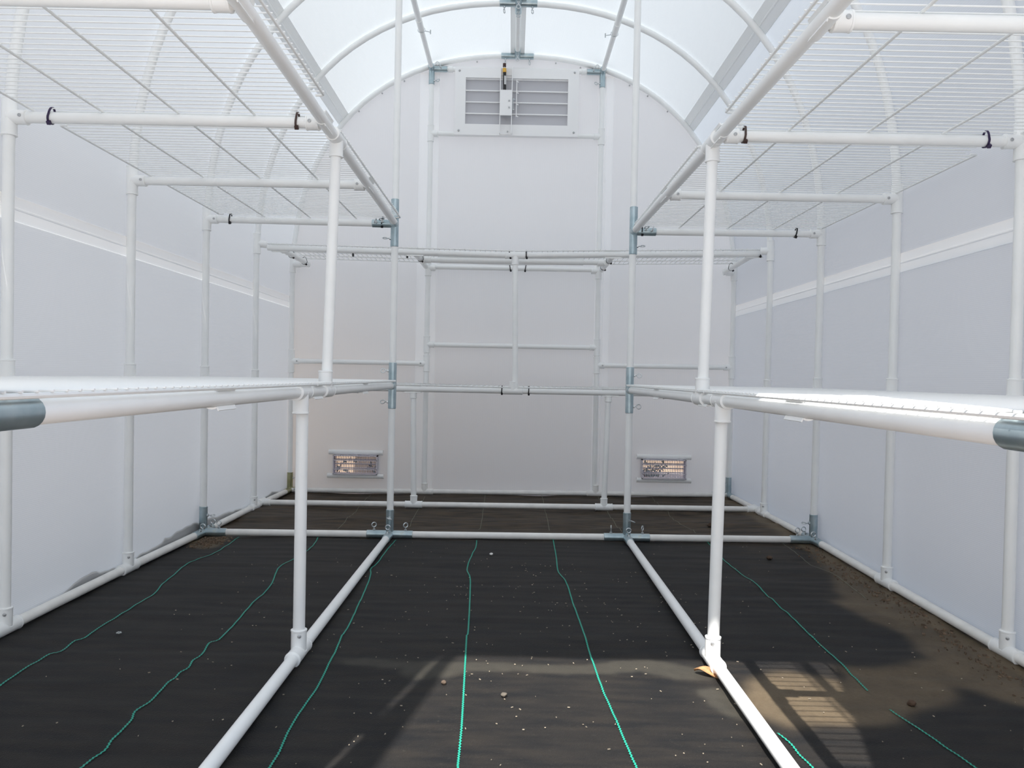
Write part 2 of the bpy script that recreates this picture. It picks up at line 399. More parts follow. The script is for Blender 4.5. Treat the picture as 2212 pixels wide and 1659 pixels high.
# joint channels on the skin (raised centre rib)
def channel(name, P, Nn, ya, yb, w, mat):
    """straight channel along y; P centre (x,z) on the skin, Nn inward normal"""
    c = Vector((P[0], 0, P[1])); n = Vector((Nn[0], 0, Nn[1])).normalized(); t = Vector((n.z, 0, -n.x))
    prof = [(-w / 2, 0), (-w / 2, .004), (-w * .06, .0045), (-w * .03, .0075), (w * .03, .0075), (w * .06, .0045), (w / 2, .004), (w / 2, 0)]
    vs = []
    for y in (ya, yb): vs += [c + t * a + n * h + Vector((0, y, 0)) for a, h in prof]
    m = len(prof); fs = [(i, i + 1, m + i + 1, m + i) for i in range(m - 1)]
    b = MB(); b.add(vs, fs); return struct(b.build(name, mat, smooth=False))
channel('trim_1', (-1.2232, SEAM), (1, 0), Y0, Y1, .060, M['channel'])
channel('trim_2', (1.2232, SEAM - .004), (-1, 0), Y0, Y1, .060, M['channel'])
xr = .945; zr = skin_z(xr); sl = (skin_z(xr + .02) - skin_z(xr - .02)) / .04
channel('trim_3', (-xr, zr - .0005), (-sl, -1), Y0, Y1, .078, M['channel_roof'])
channel('trim_4', (xr, zr - .0005), (sl, -1), Y0, Y1, .078, M['channel_roof'])
channel('trim_5', (0, skin_z(0) - .0005), (0, -1), Y0, Y1, .075, M['channel_roof'])
def vchannel(name, xc, w, y, z0, z1, s_, mat):
    prof = [(-w / 2, 0), (-w / 2, .004), (-w * .06, .0045), (-w * .03, .0075), (w * .03, .0075), (w * .06, .0045), (w / 2, .004), (w / 2, 0)]
    vs = []
    for z in (z0, z1): vs += [(xc + a, y - s_ * h, z) for a, h in prof]
    m = len(prof); fs = [(i, i + 1, m + i + 1, m + i) for i in range(m - 1)]
    b = MB(); b.add(vs, fs); return struct(b.build(name, mat, smooth=False))
vchannel('trim_6', -.476, .108, Y1 - .0005, -.03, 2.30, 1, M['channel_end'])
vchannel('trim_7', .490, .085, Y1 - .0005, -.03, 2.30, 1, M['channel_end'])

# ------------------------------------------------------------------ building blocks
SR = .0172                                   # PVC socket radius
GR = .0158                                   # steel socket radius
def screw_mesh(p, d, r=.0042):
    p = Vector(p); d = Vector(d).normalized(); return MB().sweep([p - d * .002, p + d * .0012, p + d * .002], [r, r, r * .55], 10)
def eye_bolt(parent, p, d, tw, name='eye_bolt', r=.0088):
    """eye screw: nut on the socket, shank along D, ring in the plane of D and TW"""
    p = Vector(p); d = Vector(d).normalized(); t = Vector(tw); t = (t - d * t.dot(d)).normalized()
    b = MB(); b.sweep([p - d * .001, p + d * .005], .0056, 6); b.sweep([p, p + d * .014], .0022, 8)
    c = p + d * (.013 + r)
    b.sweep([c + (-d * math.cos(a) + t * math.sin(a)) * r for a in [2 * PI * k / 20 for k in range(20)]], .0021, 8, closed=True)
    return b.build(name, M['eye'], parent)
def connector(label, c, arms, bolts, mat='galv', group=None):
    """welded steel pipe connector: arms = [(dir, length)], bolts = [(dir of arm, distance, normal, twist)]"""
    c = Vector(c); o = thing('steel_pipe_connector', label, 'pipe connector', c, group or 'steel pipe connectors')
    b = MB()
    for d, L in arms:
        d = Vector(d).normalized()
        b.sweep([c - d * .004, c + d * (L - .001), c + d * L], [GR, GR, GR - .0009], 20)
    b.build('socket_body', M[mat], o)
    for d, L, n, t in bolts:
        n_ = Vector(n).normalized(); eye_bolt(o, c + Vector(d).normalized() * L + n_ * (GR - .0005), n, t)
    return o
X_, Y_, Z_ = Vector((1, 0, 0)), Vector((0, 1, 0)), Vector((0, 0, 1))
def tee(parent, c, run, branch, L=.042, B=.040, name='tee_fitting', mat=None, screw=None):
    c = Vector(c); run = Vector(run).normalized()
    b = MB(); b.sleeve(c - run * L, c + run * L, SR)
    for br in (branch if isinstance(branch, list) else [branch]):
        br = Vector(br).normalized(); b.sleeve(c, c + br * B, SR)
    o = b.build(name, mat or M['pvc'], parent)
    if screw:
        at, d = screw
        screw_mesh(c + Vector(at) + Vector(d) * SR, d).build('screw', M['screw'], o)
    return o
def snap_clip(parent, c, axis, out, arm, L=.043, B=.046, screw=None):
    """clip-on tee: open half shell round a rail with a socket for the cross pipe"""
    c = Vector(c); axis = Vector(axis).normalized(); out = Vector(out).normalized()
    b = MB(); b.shell(c - axis * L, c + axis * L, PR + .0002, PR + .0034, out, 232)
    w_ = axis.cross(out)
    for s_ in (-1, 1):                                   # flat lips along the two open edges
        an = math.radians(116) * s_; rd = out * math.cos(an) + w_ * math.sin(an)
        b.obox(c + rd * (PR + .0038), axis, rd, axis.cross(rd), L * .92, .0036, .0011)
    b.sleeve(c + out * (PR + .001), c + out * B, SR)
    if arm: pass
    o = b.build('clip_tee', M['pvc'], parent)
    if screw: screw_mesh(c + out * (B * .75) + Vector(screw) * SR, screw).build('screw', M['screw'], o)
    return o

# ------------------------------------------------------------------ hoops
Z_LO, Z_UP = .605, 1.240
def up_z(x): return 1.243 if x < 0 else 1.231
HOOPS = [(YZ, 'white pipe hoop arching over the front of the shelves, nearest of the hoops', 'plastic'),
         (YA, 'white pipe hoop whose two plastic feet stand nearest in front', 'plastic'),
         (YB, 'white pipe hoop next before the one on zinc steel corner feet', 'plastic'),
         (YC, 'white pipe hoop standing on zinc steel corner feet beside the floor cross pipe', 'steel'),
         (YD, 'white pipe hoop next to the back wall, its crown in a steel connector', 'plastic'),
         (YE, 'white pipe hoop lying flat against the back end wall', 'steel')]
for y, lab, foot_kind in HOOPS:
    h = thing('frame_hoop', lab, 'pipe hoop', (0, y, 0), 'arched pipe hoops')
    b = MB()
    pts = [(-W, y, FOOT_L[y])] + [(-W - .006 * k / 8, y, 1.15 * k / 8) for k in range(1, 8)] + [(x, y, z) for x, z in ARCH] + [(W + .006 * k / 8, y, 1.15 * k / 8) for k in range(7, 0, -1)] + [(W, y, FOOT_R[y])]
    b.sweep(pts, PR, 16); b.build('hoop_pipe', M['pvc'], h)
    if y == YE:
        for x in (-.860, -.735, -.615, -.455, -.22, .21, .345, .615, .715, .825):
            screw_mesh((x, y + .012, skin_z(x, ARCH) - .019), (0, -1, 0), .0042).build('screw', M['screw'], h)
    for sx, F in ((-1, FOOT_L), (1, FOOT_R)):
        if foot_kind == 'plastic':
            tee(h, (sx * W, y, F[y]), Y_, Z_, L=.048, B=.050, name='foot_tee', mat=M['pvc'], screw=(Vector((0, 0, .036)), Vector((-sx * .5, -.85, 0)).normalized()))
        zs = [(Z_LO, .062), (up_z(sx), .045)]
        if y == YE: zs = [(.712 if sx < 0 else .722, .062), (1.24, .045)]
        if y == YD: zs = [(1.25 if sx < 0 else 1.263, .048), (.600, .058)]
        for z, L in zs:
            br = Vector((-sx, 0, 0)); xx = sx * (W + .006 * min(1, z / 1.15) - (.0 if z < 1.15 else .001))
            if y == YD: br = Vector((-sx, .55, 0))
            tee(h, (xx, y, z), Z_, br, L=L, B=.044, screw=(Vector((-sx * .034, 0, 0)), Vector((0, -1, 0))) if y != YD else None)

# ------------------------------------------------------------------ base rails on the floor
def rail(name, label, pts, mat='dusty_pvc', cat='floor pipe', group='floor pipes'):
    b = MB(); b.sweep(pts, PR, 16); o = b.build(name, M[mat]); return tag(o, label, cat, group)
rail('base_pipe', 'white pipe along the foot of the grimy grey side wall', [(-W, y, FOOT_L[y]) for y in (YF, YZ, YA, YB, YC, YD, YE)])
rail('base_pipe', 'white pipe along the foot of the bluish side wall beside the bare soil', [(W, y, FOOT_R[y]) for y in (YF, YZ, YA, YB, YC, YD, YE)])
YR = YE - .005
t = thing('base_pipe', 'dusty white pipe along the foot of the back end wall', 'floor pipe', (0, YR, foot(0, YE)), 'floor pipes')
MB().sweep([(-W, YR, FOOT_L[YE]), (W, YR, FOOT_R[YE])], PR, 16).build('pipe', M['dusty_pvc'], t)
for x in (-.463, .472): tee(t, (x, YR, foot(x, YE)), X_, Z_, L=.048, B=.046, mat=M['dusty_pvc'])
def cz(x): return .0155 + (.030 - .0155) * (x + W) / (2 * W)
XI = .466
for xa, xb, lab in ((-W, -XI, 'white pipe crossing the floor from grimy side wall to the nearer steel upright'),
                    (-XI, XI, 'white pipe crossing the open aisle floor between the two steel-jointed uprights'),
                    (XI, W, 'white pipe crossing the floor from steel-jointed upright to the bluish side wall')):
    rail('floor_cross_pipe', lab, [(xa, YC, cz(xa)), (xb, YC, cz(xb))])
YS = 3.83
def sz(x): return .018 + .012 * (x + W) / (2 * W)
t = thing('floor_cross_pipe', 'white floor pipe under the front of the back shelves, spanning wall to wall', 'floor pipe', (0, YS, sz(0)), 'floor pipes')
MB().sweep([(-W, YS, sz(-W)), (W, YS, sz(W))], PR, 16).build('pipe', M['dusty_pvc'], t)
for x in (-.461, .460): tee(t, (x, YS, sz(x)), X_, Z_, L=.042, B=.044, mat=M['pvc'], screw=(Vector((0, 0, .036)), Vector((1 if x < 0 else -1, 0, 0))))
for sx in (-1, 1): tee(t, (sx * W, YS, sz(sx * W)), Y_, Vector((-sx, 0, 0)), L=.042, B=.046, mat=M['pvc'])
# two rails along the aisle
for sx, lab in ((-1, 'white floor pipe along the aisle below the shelves by the grimy wall'), (1, 'white floor pipe along the aisle below the shelves by the bluish wall, partly sunlit')):
    xi = sx * XI; t = thing('aisle_floor_pipe', lab, 'floor pipe', (xi, 1.8, .02), 'floor pipes')
    z0 = .020 if sx < 0 else .022
    MB().sweep([(xi, YF, z0), (xi, 1.77, z0), (xi, YC, cz(xi))], PR, 16).build('pipe', M['pvc'], t)
    tee(t, (xi, 1.777, z0), Y_, Z_, L=.052, B=.052, screw=(Vector((0, 0, .040)), Vector((-sx * .3, -.95, 0)).normalized()))

# ------------------------------------------------------------------ uprights at the middle frame
for sx, lab in ((-1, 'tall white pipe upright in three steel sockets, by the grimy-wall shelves'), (1, 'tall white pipe upright in three steel sockets, by the bluish-wall shelves')):
    o = MB().sweep([(sx * XI, YC, cz(sx * XI)), (sx * (XI + .001), YC, 2.318)], PR, 16).build('upright_pipe', M['pvc'])
    tag(o, lab, 'upright', 'steel-jointed uprights')
WL = {-1: 'grimy-wall', 1: 'bluish-wall'}
for sx in (-1, 1):
    n = WL[sx]; s_ = Vector((sx, 0, 0)); cam = Vector((0, -1, 0))
    c = (sx * XI, YC, cz(sx * XI))
    connector('four-armed zinc connector at the foot of the upright on the %s side' % n, c,
              [(X_, .090), (-X_, .090), (Z_, .098), (-Y_, .100)],
              [(X_, .062, Z_, Vector((.9 * sx, -.5, 0)) if sx < 0 else Vector((.5, .8, 0))), (-X_, .062, Z_, Vector((.9, .4, 0)) if sx < 0 else Vector((.15, 1, 0))), (-Y_, .052, Z_, X_), (Z_, .068, cam + (s_ * .55 if sx > 0 else X_ * .05), Vector((1, -.35, -.3)))])
    connector('zinc sleeve on the %s upright at lower shelf height' % n, (sx * XI, YC, Z_LO),
              [(Z_, .090), (-Z_, .090), (-Y_, .052)], [(Z_, .058, s_, Z_ + Y_ * .4), (-Z_, .064, s_, Z_ + Y_ * (.9 if sx < 0 else .2))])
    connector('zinc sleeve on the %s upright at upper shelf height' % n, (sx * (XI + .002), YC, up_z(sx) - .004),
              [(Z_, .096), (-Z_, .090), (-Y_, .050), (s_, .088)], [(-Z_, .058, s_ + Y_ * -.2, Y_ + Z_ * .5), (s_, .046, cam + Z_ * .3, X_ + Z_ * .3), (s_, .070, cam + Z_ * .1, Z_ + X_ * .3)], mat='galv')
    connector('zinc corner connector on the floor at the foot of the %s mid hoop' % n, (sx * W, YC, cz(sx * W)),
              [(-s_, .092), (Z_, .100), (Y_, .090), (-Y_, .090)],
              [(-s_, .062, Z_, X_), (Y_, .052, Z_ - s_ * .6, X_), (-Y_, .052, Z_ - s_ * .6, X_), (Z_, .066, -s_, Y_ + X_ * .3 + Z_ * .15)])
    connector('zinc connector in the back floor corner on the %s side' % n, (sx * W, YE, FOOT_L[YE] if sx < 0 else FOOT_R[YE]),
              [(-s_, .088), (Z_, .096), (-Y_, .086)], [(-s_, .040, -Y_ + Z_ * .3, X_), (-s_, .072, -Y_ + Z_ * .3, X_), (Z_, .066, -s_, Y_ + X_ * .2)], mat='galv_yellow' if sx < 0 else 'galv')
    connector('zinc end connector on the %s lower shelf front pipe, nearest of all' % n, (sx * XI, YF + .012, Z_LO),
              [(Z_, .090), (-Z_, .090), (Y_, .088 if sx < 0 else .056)], [(Z_, .058, s_, Z_)])
    connector('zinc connector at the top of the %s-side post beside the louvred vent' % n.split('-')[0], (sx * .465, YE - .003, 2.316),
              [(-s_, .085), (-Z_, .085), (-Y_, .052)], [(-s_, .050, -Y_ + Z_ * .1, Z_ + X_ * .3), (-Z_, .066, -s_ - Y_ * .3, Z_ + Y_ * .5), (-Y_, .030, Z_ * .6 - s_, X_)])
YPU = 2.304
for y, lab in ((YE, 'zinc cross connector at the crown of the back wall hoop, above the vent'), (YD, 'zinc cross connector at the crown of the hoop before the back wall')):
    zc = ARCH[len(ARCH) // 2][1]
    arms = [(X_, .088), (-X_, .088), (-Y_, .088)] + ([(Y_, .088)] if y == YD else [])
    connector(lab, (0, y, zc), arms, [(X_, .066, -Z_, X_ * .5 + Y_ * .8), (-X_, .066, -Z_, X_ * .4 + Y_), (-Y_, .050, -Z_, X_)] + ([(Y_, .050, -Z_, X_)] if y == YD else []))
zc = ARCH[len(ARCH) // 2][1]
tag(MB().sweep([(0, YF, zc), (0, YE, zc)], PR, 16).build('ridge_pipe', M['pvc']), 'white ridge pipe under the peak of the roof', 'roof pipe')
for sx in (-1, 1):
    o = thing('roof_purlin', 'white pipe running under the roof toward the vent post on the %s side' % WL[sx].split('-')[0], 'roof pipe', (sx * .465, 3.7, YPU), 'roof purlins')
    MB().sweep([(sx * .463, YF, 2.301), (sx * .463, 3.78, 2.303)], PR, 16).build('pipe', M['pvc'], o)
    MB().sweep([(sx * .463, 3.78, 2.303), (sx * .465, YE, 2.316)], PR * .94, 16).build('pipe', M['pvc'], o)
    MB().sleeve((sx * .463, 3.70, 2.3025), (sx * .463, 3.805, 2.3035), PR + .0016).build('coupling', M['pvc'], o)
    # wire clamp tying the purlin to the hoop
    cl = MB(); cy, cz_ = 3.815, 2.303
    cl.sweep([(sx * .463 + .018 * math.cos(a), cy + .012 * math.sin(a), cz_ + .018 * math.sin(a)) for a in [2 * PI * k / 20 for k in range(20)]], .0016, 6, closed=True)
    cl.sweep([(sx * .463 - sx * .016, cy, cz_ - .004), (sx * .463 - sx * .042, cy - .004, cz_ - .010)], .002, 6)
    cl.obox((sx * .463 - sx * .044, cy - .004, cz_ - .010), X_, Y_, Z_, .003, .002, .010)
    tag(cl.build('wire_clamp', M['eye']), 'small wire clamp with wing nut round the roof pipe on the %s side' % WL[sx].split('-')[0], 'clamp', 'roof pipe clamps')

# ------------------------------------------------------------------ frame of the back end wall
t = thing('end_wall_pipework', 'white pipe frame of two posts and crossbars against the back end wall', 'pipe frame', (0, YE, 0))
YV = YE - .003
for sx in (-1, 1):
    MB().sweep([(sx * .465, YV, foot(sx * .465, YE)), (sx * .465, YV, 2.316)], PR, 16).build('post', M['pvc'], t)
    for z, br, L in ((1.965, -sx, .045), (1.235, -sx, .045), (.817, -sx, .045), (.713 if sx < 0 else .720, sx, .045)):
        tee(t, (sx * .465, YV, z), Z_, Vector((br, 0, 0)), L=L, B=.040, screw=(Vector((br * .030, 0, 0)), Vector((0, -1, 0))) if br == sx else None)
for z in (2.316, 1.966, 1.240, .816): MB().sweep([(-.465, YV, z), (.465, YV, z)], PR, 16).build('crossbar', M['pvc'], t)
MB().sweep([(-W, YV, .712), (-.465, YV, .713)], PR, 16).build('crossbar', M['pvc'], t)
MB().sweep([(.465, YV, .720), (W, YV, .722)], PR, 16).build('crossbar', M['pvc'], t)
for sx in (-1, 1): MB().sleeve((sx * .375, YV, 2.316), (sx * .350, YV, 2.316), SR).build('end_socket', M['pvc'], t)

# ------------------------------------------------------------------ shelf frames along the two sides
def xr_up(sx, y):
    a, b = (-.446, -.466) if sx < 0 else (.491, .469)
    return a + (b - a) * (y - YZ) / (YC - YZ)
for sx in (-1, 1):
    for lev in ('lower', 'upper'):
        lo = lev == 'lower'
        z = Z_LO if lo else up_z(sx)
        f = (lambda y: sx * XI) if lo else (lambda y: xr_up(sx, y))
        o = thing('pipe_shelf_support', 'white pipe frame carrying the %s wire shelves along the %s side wall' % (lev, WL[sx].split('-')[0]), 'shelf frame', (sx * .8, 1.9, z), 'pipe shelf frames')
        MB().sweep([(f(YF), YF, z), (f(YC), YC, z - (0 if lo else .004))], PR, 16).build('front_pipe', M['pvc'], o)
        for y in (YZ, YA, YB, YC):
            xw = sx * (W + .004)
            MB().sweep([(f(y), y, z - (.004 if (y == YC and not lo) else 0)), (xw, y, z)], PR, 16).build('cross_pipe', M['pvc'], o)
            if y != YC: snap_clip(o, (f(y), y, z), Y_, Vector((sx, 0, 0)), None, screw=Vector((0, -1, 0)))
        # tee(s) for the posts
        if lo:
            tee(o, (f(2), 1.760 if sx < 0 else 1.738, z), Y_, -Z_, L=.045, B=.048)
            tee(o, (f(2), 1.99 if sx < 0 else 1.926, z), Y_, Z_, L=.045, B=.050)
        else:
            yp = 2.012 if sx < 0 else 1.945
            tee(o, (f(yp), yp, z), Y_, -Z_, L=.048, B=.048)
    p0 = 1.80 if sx < 0 else 1.745
    q = MB().sweep([(sx * XI, 1.777, .02), (sx * XI, 1.775 if sx < 0 else 1.745, Z_LO)], PR, 16).build('shelf_post', M['pvc'])
    tag(q, 'white pipe post from the aisle floor pipe up to lower shelf, %s side' % WL[sx].split('-')[0] + (', foot sunlit' if sx > 0 else ''), 'shelf post', 'pipe posts of the shelves')
    yb, yt = (2.000, 2.012) if sx < 0 else (1.926, 1.945)
    q = MB().sweep([(sx * XI, yb, Z_LO), (xr_up(sx, yt), yt, up_z(sx))], PR, 16).build('shelf_post', M['pvc'])
    tag(q, 'white pipe post between the lower and upper shelves on the %s side' % WL[sx].split('-')[0], 'shelf post', 'pipe posts of the shelves')

# ------------------------------------------------------------------ frames of the back shelves
def zbu(x): return 1.247 + (1.235 - 1.247) * (x + 1.19) / 1.19 if x < 0 else 1.235 + (1.264 - 1.235) * x / 1.2
ZBL = .580
for lev in ('upper', 'lower'):
    up = lev == 'upper'
    zf = zbu if up else (lambda x: ZBL)
    o = thing('pipe_shelf_support', 'white pipe frame carrying the %s wire shelves across the back wall' % lev, 'shelf frame', (0, YS, zf(0)), 'pipe shelf frames')
    MB().sweep([(-1.185, YS - .01, zf(-1.19)), (0, YS, zf(0))], PR, 16).build('front_pipe', M['pvc'], o)
    MB().sweep([(0, YS, zf(0)), (1.185, YS - .01, zf(1.19))], PR, 16).build('front_pipe', M['pvc'], o)
    tee(o, (0.008, YS, zf(0)), X_, -Z_ if up else Z_, L=.048, B=.046)
    for x in (-1.125, -.475, .480, 1.160):
        snap_clip(o, (x, YS, zf(x)), X_, Y_, None)
        ye = YE - .03 if abs(x) < .6 else YE - .045
        xe = x if abs(x) < .6 else x * .985
        MB().sweep([(x, YS, zf(x)), (xe, ye, 1.237 if up else ZBL)], PR, 16).build('cross_pipe', M['pvc'], o)
        if abs(x) > 1: MB().sweep([(xe, ye, 1.237 if up else ZBL), (math.copysign(1.19, x), ye + .02, 1.237 if up else ZBL)], PR, 12).sleeve((xe - math.copysign(.008, x), ye, 1.237 if up else ZBL), (xe + math.copysign(.042, x), ye, 1.237 if up else ZBL), SR).build('wall_elbow', M['pvc'], o)
    if up:
        MB().sweep([(-.46, 4.06, 1.238), (.47, 4.06, 1.242)], PR, 16).build('middle_pipe', M['pvc'], o)
        MB().sweep([(-.375, 4.045, 1.2385), (.355, 4.045, 1.2415)], .0182, 20).build('middle_sleeve', M['pvc'], o)
        for x in (-.468, .474): tee(o, (x, 4.06, 1.239), Y_, Vector((-math.copysign(1, x), 0, 0)), L=.035, B=.045)
q = MB().sweep([(.020, YS, ZBL), (.008, YS, 1.235)], PR, 16).build('shelf_post', M['pvc'])
tag(q, 'white pipe post between the two back shelves, in the middle of them', 'shelf post', 'pipe posts of the shelves')
for x in (-.461, .460):
    q = MB().sweep([(x, YS, sz(x)), (x - .012 * (1 if x < 0 else -1), YS + .004, ZBL)], PR, 16)
    xx = x - .012 * (1 if x < 0 else -1)
    q.sleeve((xx, YS + .004, ZBL - .016), (xx, YS + .004, ZBL - .044), SR)
    tag(q.build('shelf_post', M['pvc']), 'white pipe post from floor to the lower back shelf, on the %s side of middle' % WL[-1 if x < 0 else 1].split('-')[0], 'shelf post', 'pipe posts of the shelves')

# ------------------------------------------------------------------ wire shelves
def wire_shelf(label, rods, y0, y1, z, ends, along='Y', sag=None, group='wire shelves'):
    """RODS across positions of the thick rods; thin wires every inch; ENDS trims of first/last rod"""
    ce = ((min(rods) + max(rods)) / 2, (y0 + y1) / 2, z) if along == 'Y' else ((y0 + y1) / 2, (min(rods) + max(rods)) / 2, z)
    o = thing('wire_shelf', label, 'wire shelf', ce, group)
    sg = sag or (lambda p: 0)
    def P(a, b, h):                        # a across, b along
        return (a, b, h + sg(b)) if along == 'Y' else (b, a, h + sg(b))
    lo, hi = min(rods), max(rods)
    wires = MB(); n = int(round((y1 - y0) / .0254)); wires_r = .00155
    for k in range(n + 1):
        b = y0 + .008 + (y1 - y0 - .016) * k / n
        a0, a1 = lo - .004, hi + .004
        for (c0, c1, edge) in ends:
            if b < c0 or b > c1:
                if edge == 'lo': a0 = lo + .030
                elif edge == 'hi': a1 = hi - .030
        wires.sweep([P(a0, b, z + .0042), P(a1, b, z + .0042)], wires_r, 6)
    wires.build('wire_grid', M['wire'], o)
    for r in rods:
        b0, b1 = y0, y1
        for (c0, c1, edge) in ends:
            if (edge == 'lo' and r == lo) or (edge == 'hi' and r == hi): b0, b1 = max(b0, c0), min(b1, c1)
        m = 10
        pts = [P(r, b0 + (b1 - b0) * k / m, z) for k in range(m + 1)]
        inw = .018 if r == lo else (-.018 if r == hi else 0)
        if inw:
            if b0 > y0 + .01: pts = [P(r + inw, b0 - .004, z), P(r + inw * .3, b0 - .004, z)] + pts
            if b1 < y1 - .01: pts = pts + [P(r + inw * .3, b1 + .004, z), P(r + inw, b1 + .004, z)]
        MB().sweep(pts, .0030, 8).build('support_rod', M['wire'], o)
    return o
RL = [-1.148, -.983, -.803, -.622, -.436]
RR = [.468, .650, .838, 1.018, 1.196]
zu = lambda s: up_z(s) + PR + .0032
wire_shelf('white wire shelf at the upper level by the grimy wall, nearer piece', RL[:4] + [-.424], .66, 1.893, zu(-1), [(.66, 1.745, 'hi')])
wire_shelf('white wire shelf at the upper level by the grimy wall, farther piece', RL[:4] + [-.444], 1.899, 3.125, zu(-1), [(2.005, 3.085, 'hi'), (2.005, 3.08, 'lo')])
wire_shelf('white wire shelf at the upper level by the bluish wall, nearer piece', RR, .66, 1.893, zu(1), [(.66, 1.770, 'lo')])
wire_shelf('white wire shelf at the upper level by the bluish wall, farther piece', RR, 1.899, 3.125, zu(1), [(2.035, 3.085, 'lo'), (2.06, 3.08, 'hi')])
ZL = Z_LO + PR + .0032
RL2 = [-1.165, -.985, -.805, -.625, -.452]; RR2 = [.452, .640, .820, 1.000, 1.170]
wire_shelf('white wire shelf at the lower level by the grimy wall, nearer piece', RL2, .645, 1.842, ZL, [])
wire_shelf('white wire shelf at the lower level by the grimy wall, farther piece', RL2, 1.850, 3.085, ZL, [])
wire_shelf('white wire shelf at the lower level by the bluish wall, nearer piece, half sunlit', RR2, .645, 1.842, ZL, [])
wire_shelf('white wire shelf at the lower level by the bluish wall, farther piece', RR2, 1.850, 3.085, ZL, [])
RB = [3.800, 3.915, 4.030, 4.145, 4.262]
zz = zbu(0) + PR + .0032
wire_shelf('white wire shelf at the upper level of the back wall, grimy-wall half', RB, -1.192, -.004, zz, [], 'X', lambda x: zbu(x) - zbu(0))
wire_shelf('white wire shelf at the upper level of the back wall, bluish-wall half', RB, .006, 1.200, zz, [], 'X', lambda x: zbu(x) - zbu(0))
wire_shelf('white wire shelf at the lower level of the back wall, grimy-wall half', RB, -1.192, -.004, ZBL + PR + .0032, [], 'X', lambda x: .008 * min(1, abs(x)))
wire_shelf('white wire shelf at the lower level of the back wall, bluish-wall half', RB, .030, 1.200, ZBL + PR + .0032, [], 'X', lambda x: .008 * min(1, abs(x)))

# ------------------------------------------------------------------ cable ties
def tie_mesh(name, mat):
    b = MB(); n = 26; pts = []
    for k in range(n):
        a = 2 * PI * k / n; r = PR + .0018
        y, z = r * math.cos(a), r * math.sin(a)
        if z > 0: z *= 1.62; y *= .92
        pts.append(Vector((.0015 * math.sin(a), y, z)))
    vs = []; fs = []
    for p in pts:
        d = Vector((0, p.y, p.z)).normalized() * .0009
        for sx, sr in ((-.0024, -1), (.0024, -1), (.0024, 1), (-.0024, 1)): vs.append(p + Vector((sx, 0, 0)) + d * sr)
    for k in range(n):
        j = (k + 1) % n
        for q in range(4): fs.append((k * 4 + q, k * 4 + (q + 1) % 4, j * 4 + (q + 1) % 4, j * 4 + q))
    b.add(vs, fs)
    b.obox((.001, -.0105, -.0145), X_, (0, .7, -.7), (0, .7, .7), .0042, .0042, .0036)
    o = b.build(name, mat, smooth=False); return o
TIE = {k: tie_mesh('cable_tie', M[k]) for k in ('black', 'purple', 'brownblack')}
TIE_USED = set()
def tie(p, axis, label, col='black', tilt=0.):
    src = TIE[col]
    o = src if col not in TIE_USED else src.copy()
    if col in TIE_USED: COL.objects.link(o)
    TIE_USED.add(col)
    o.location = p; o.rotation_euler = (0, tilt, 0) if axis == 'X' else (0, 0, PI / 2)
    tag(o, label, 'cable tie', 'cable ties on the shelf pipes')
zl, zr_ = up_z(-1), up_z(1)
tie((-1.105, YA, zl), 'X', 'purple-black cable tie on the grimy-wall upper shelf pipe, nearest the wall', 'purple', .06)
tie((-.520, YA, zl), 'X', 'faded brown cable tie on the upper shelf pipe, grimy-wall side, aisle end', 'brownblack')
tie((1.119, YA, zr_), 'X', 'purple-black cable tie on the bluish-wall upper shelf pipe, nearest the wall', 'purple', -.06)
tie((.543, YA, zr_), 'X', 'faded brown cable tie on the upper shelf pipe, bluish-wall side, aisle end', 'brownblack')
tie((-1.112, YC, zl), 'X', 'black cable tie on the far upper shelf pipe by the grimy wall')
tie((-.517, YC, zl - .003), 'X', 'black cable tie round the zinc arm on the grimy-wall upright')
tie((1.103, YC, zr_), 'X', 'black cable tie on the far upper shelf pipe by the bluish wall', tilt=.15)
tie((.500, YC, zr_ - .003), 'X', 'black cable tie round the zinc arm on the bluish-wall upright')
tie((-.019, YS, zbu(0)), 'X', 'black cable tie beside the middle tee of the upper back shelf, grimy-wall side', tilt=-.2)
tie((.061, YS, zbu(.06)), 'X', 'black cable tie beside the middle tee of the upper back shelf, bluish-wall side', tilt=-.1)
tie((-.018, YE - .003, 1.240), 'X', 'black cable tie on the rear crossbar of the upper back shelf, grimy-wall side', tilt=-.2)
tie((.065, YE - .003, 1.240), 'X', 'black cable tie on the rear crossbar of the upper back shelf, bluish-wall side', tilt=.12)
tie((-1.123, 4.01, 1.243), 'Y', 'black cable tie on the end cross pipe of the back shelf, grimy side, front one')
tie((-1.112, 4.215, 1.239), 'Y', 'black cable tie on the end cross pipe of the back shelf, grimy side, rear one')
tie((1.148, 4.18, 1.245), 'Y', 'black cable tie on the end cross pipe of the back shelf, bluish side')
tie((1.188, YS - .009, zbu(1.188)), 'X', 'black cable tie at the bluish-wall end of the upper back shelf front pipe', tilt=.18)
tie((-.472, 4.02, 1.238), 'Y', 'black cable tie on the inner cross pipe of the back shelf, grimy side')
tie((.478, 3.97, 1.240), 'Y', 'black cable tie on the inner cross pipe of the back shelf, bluish side, front one')
tie((.478, 4.22, 1.240), 'Y', 'black cable tie on the inner cross pipe of the back shelf, bluish side, rear one')
tie((-.045, YS, ZBL), 'X', 'black cable tie on the lower back shelf front pipe, grimy side of the tee')
tie((.085, YS, ZBL), 'X', 'black cable tie on the lower back shelf front pipe, bluish side of the tee')
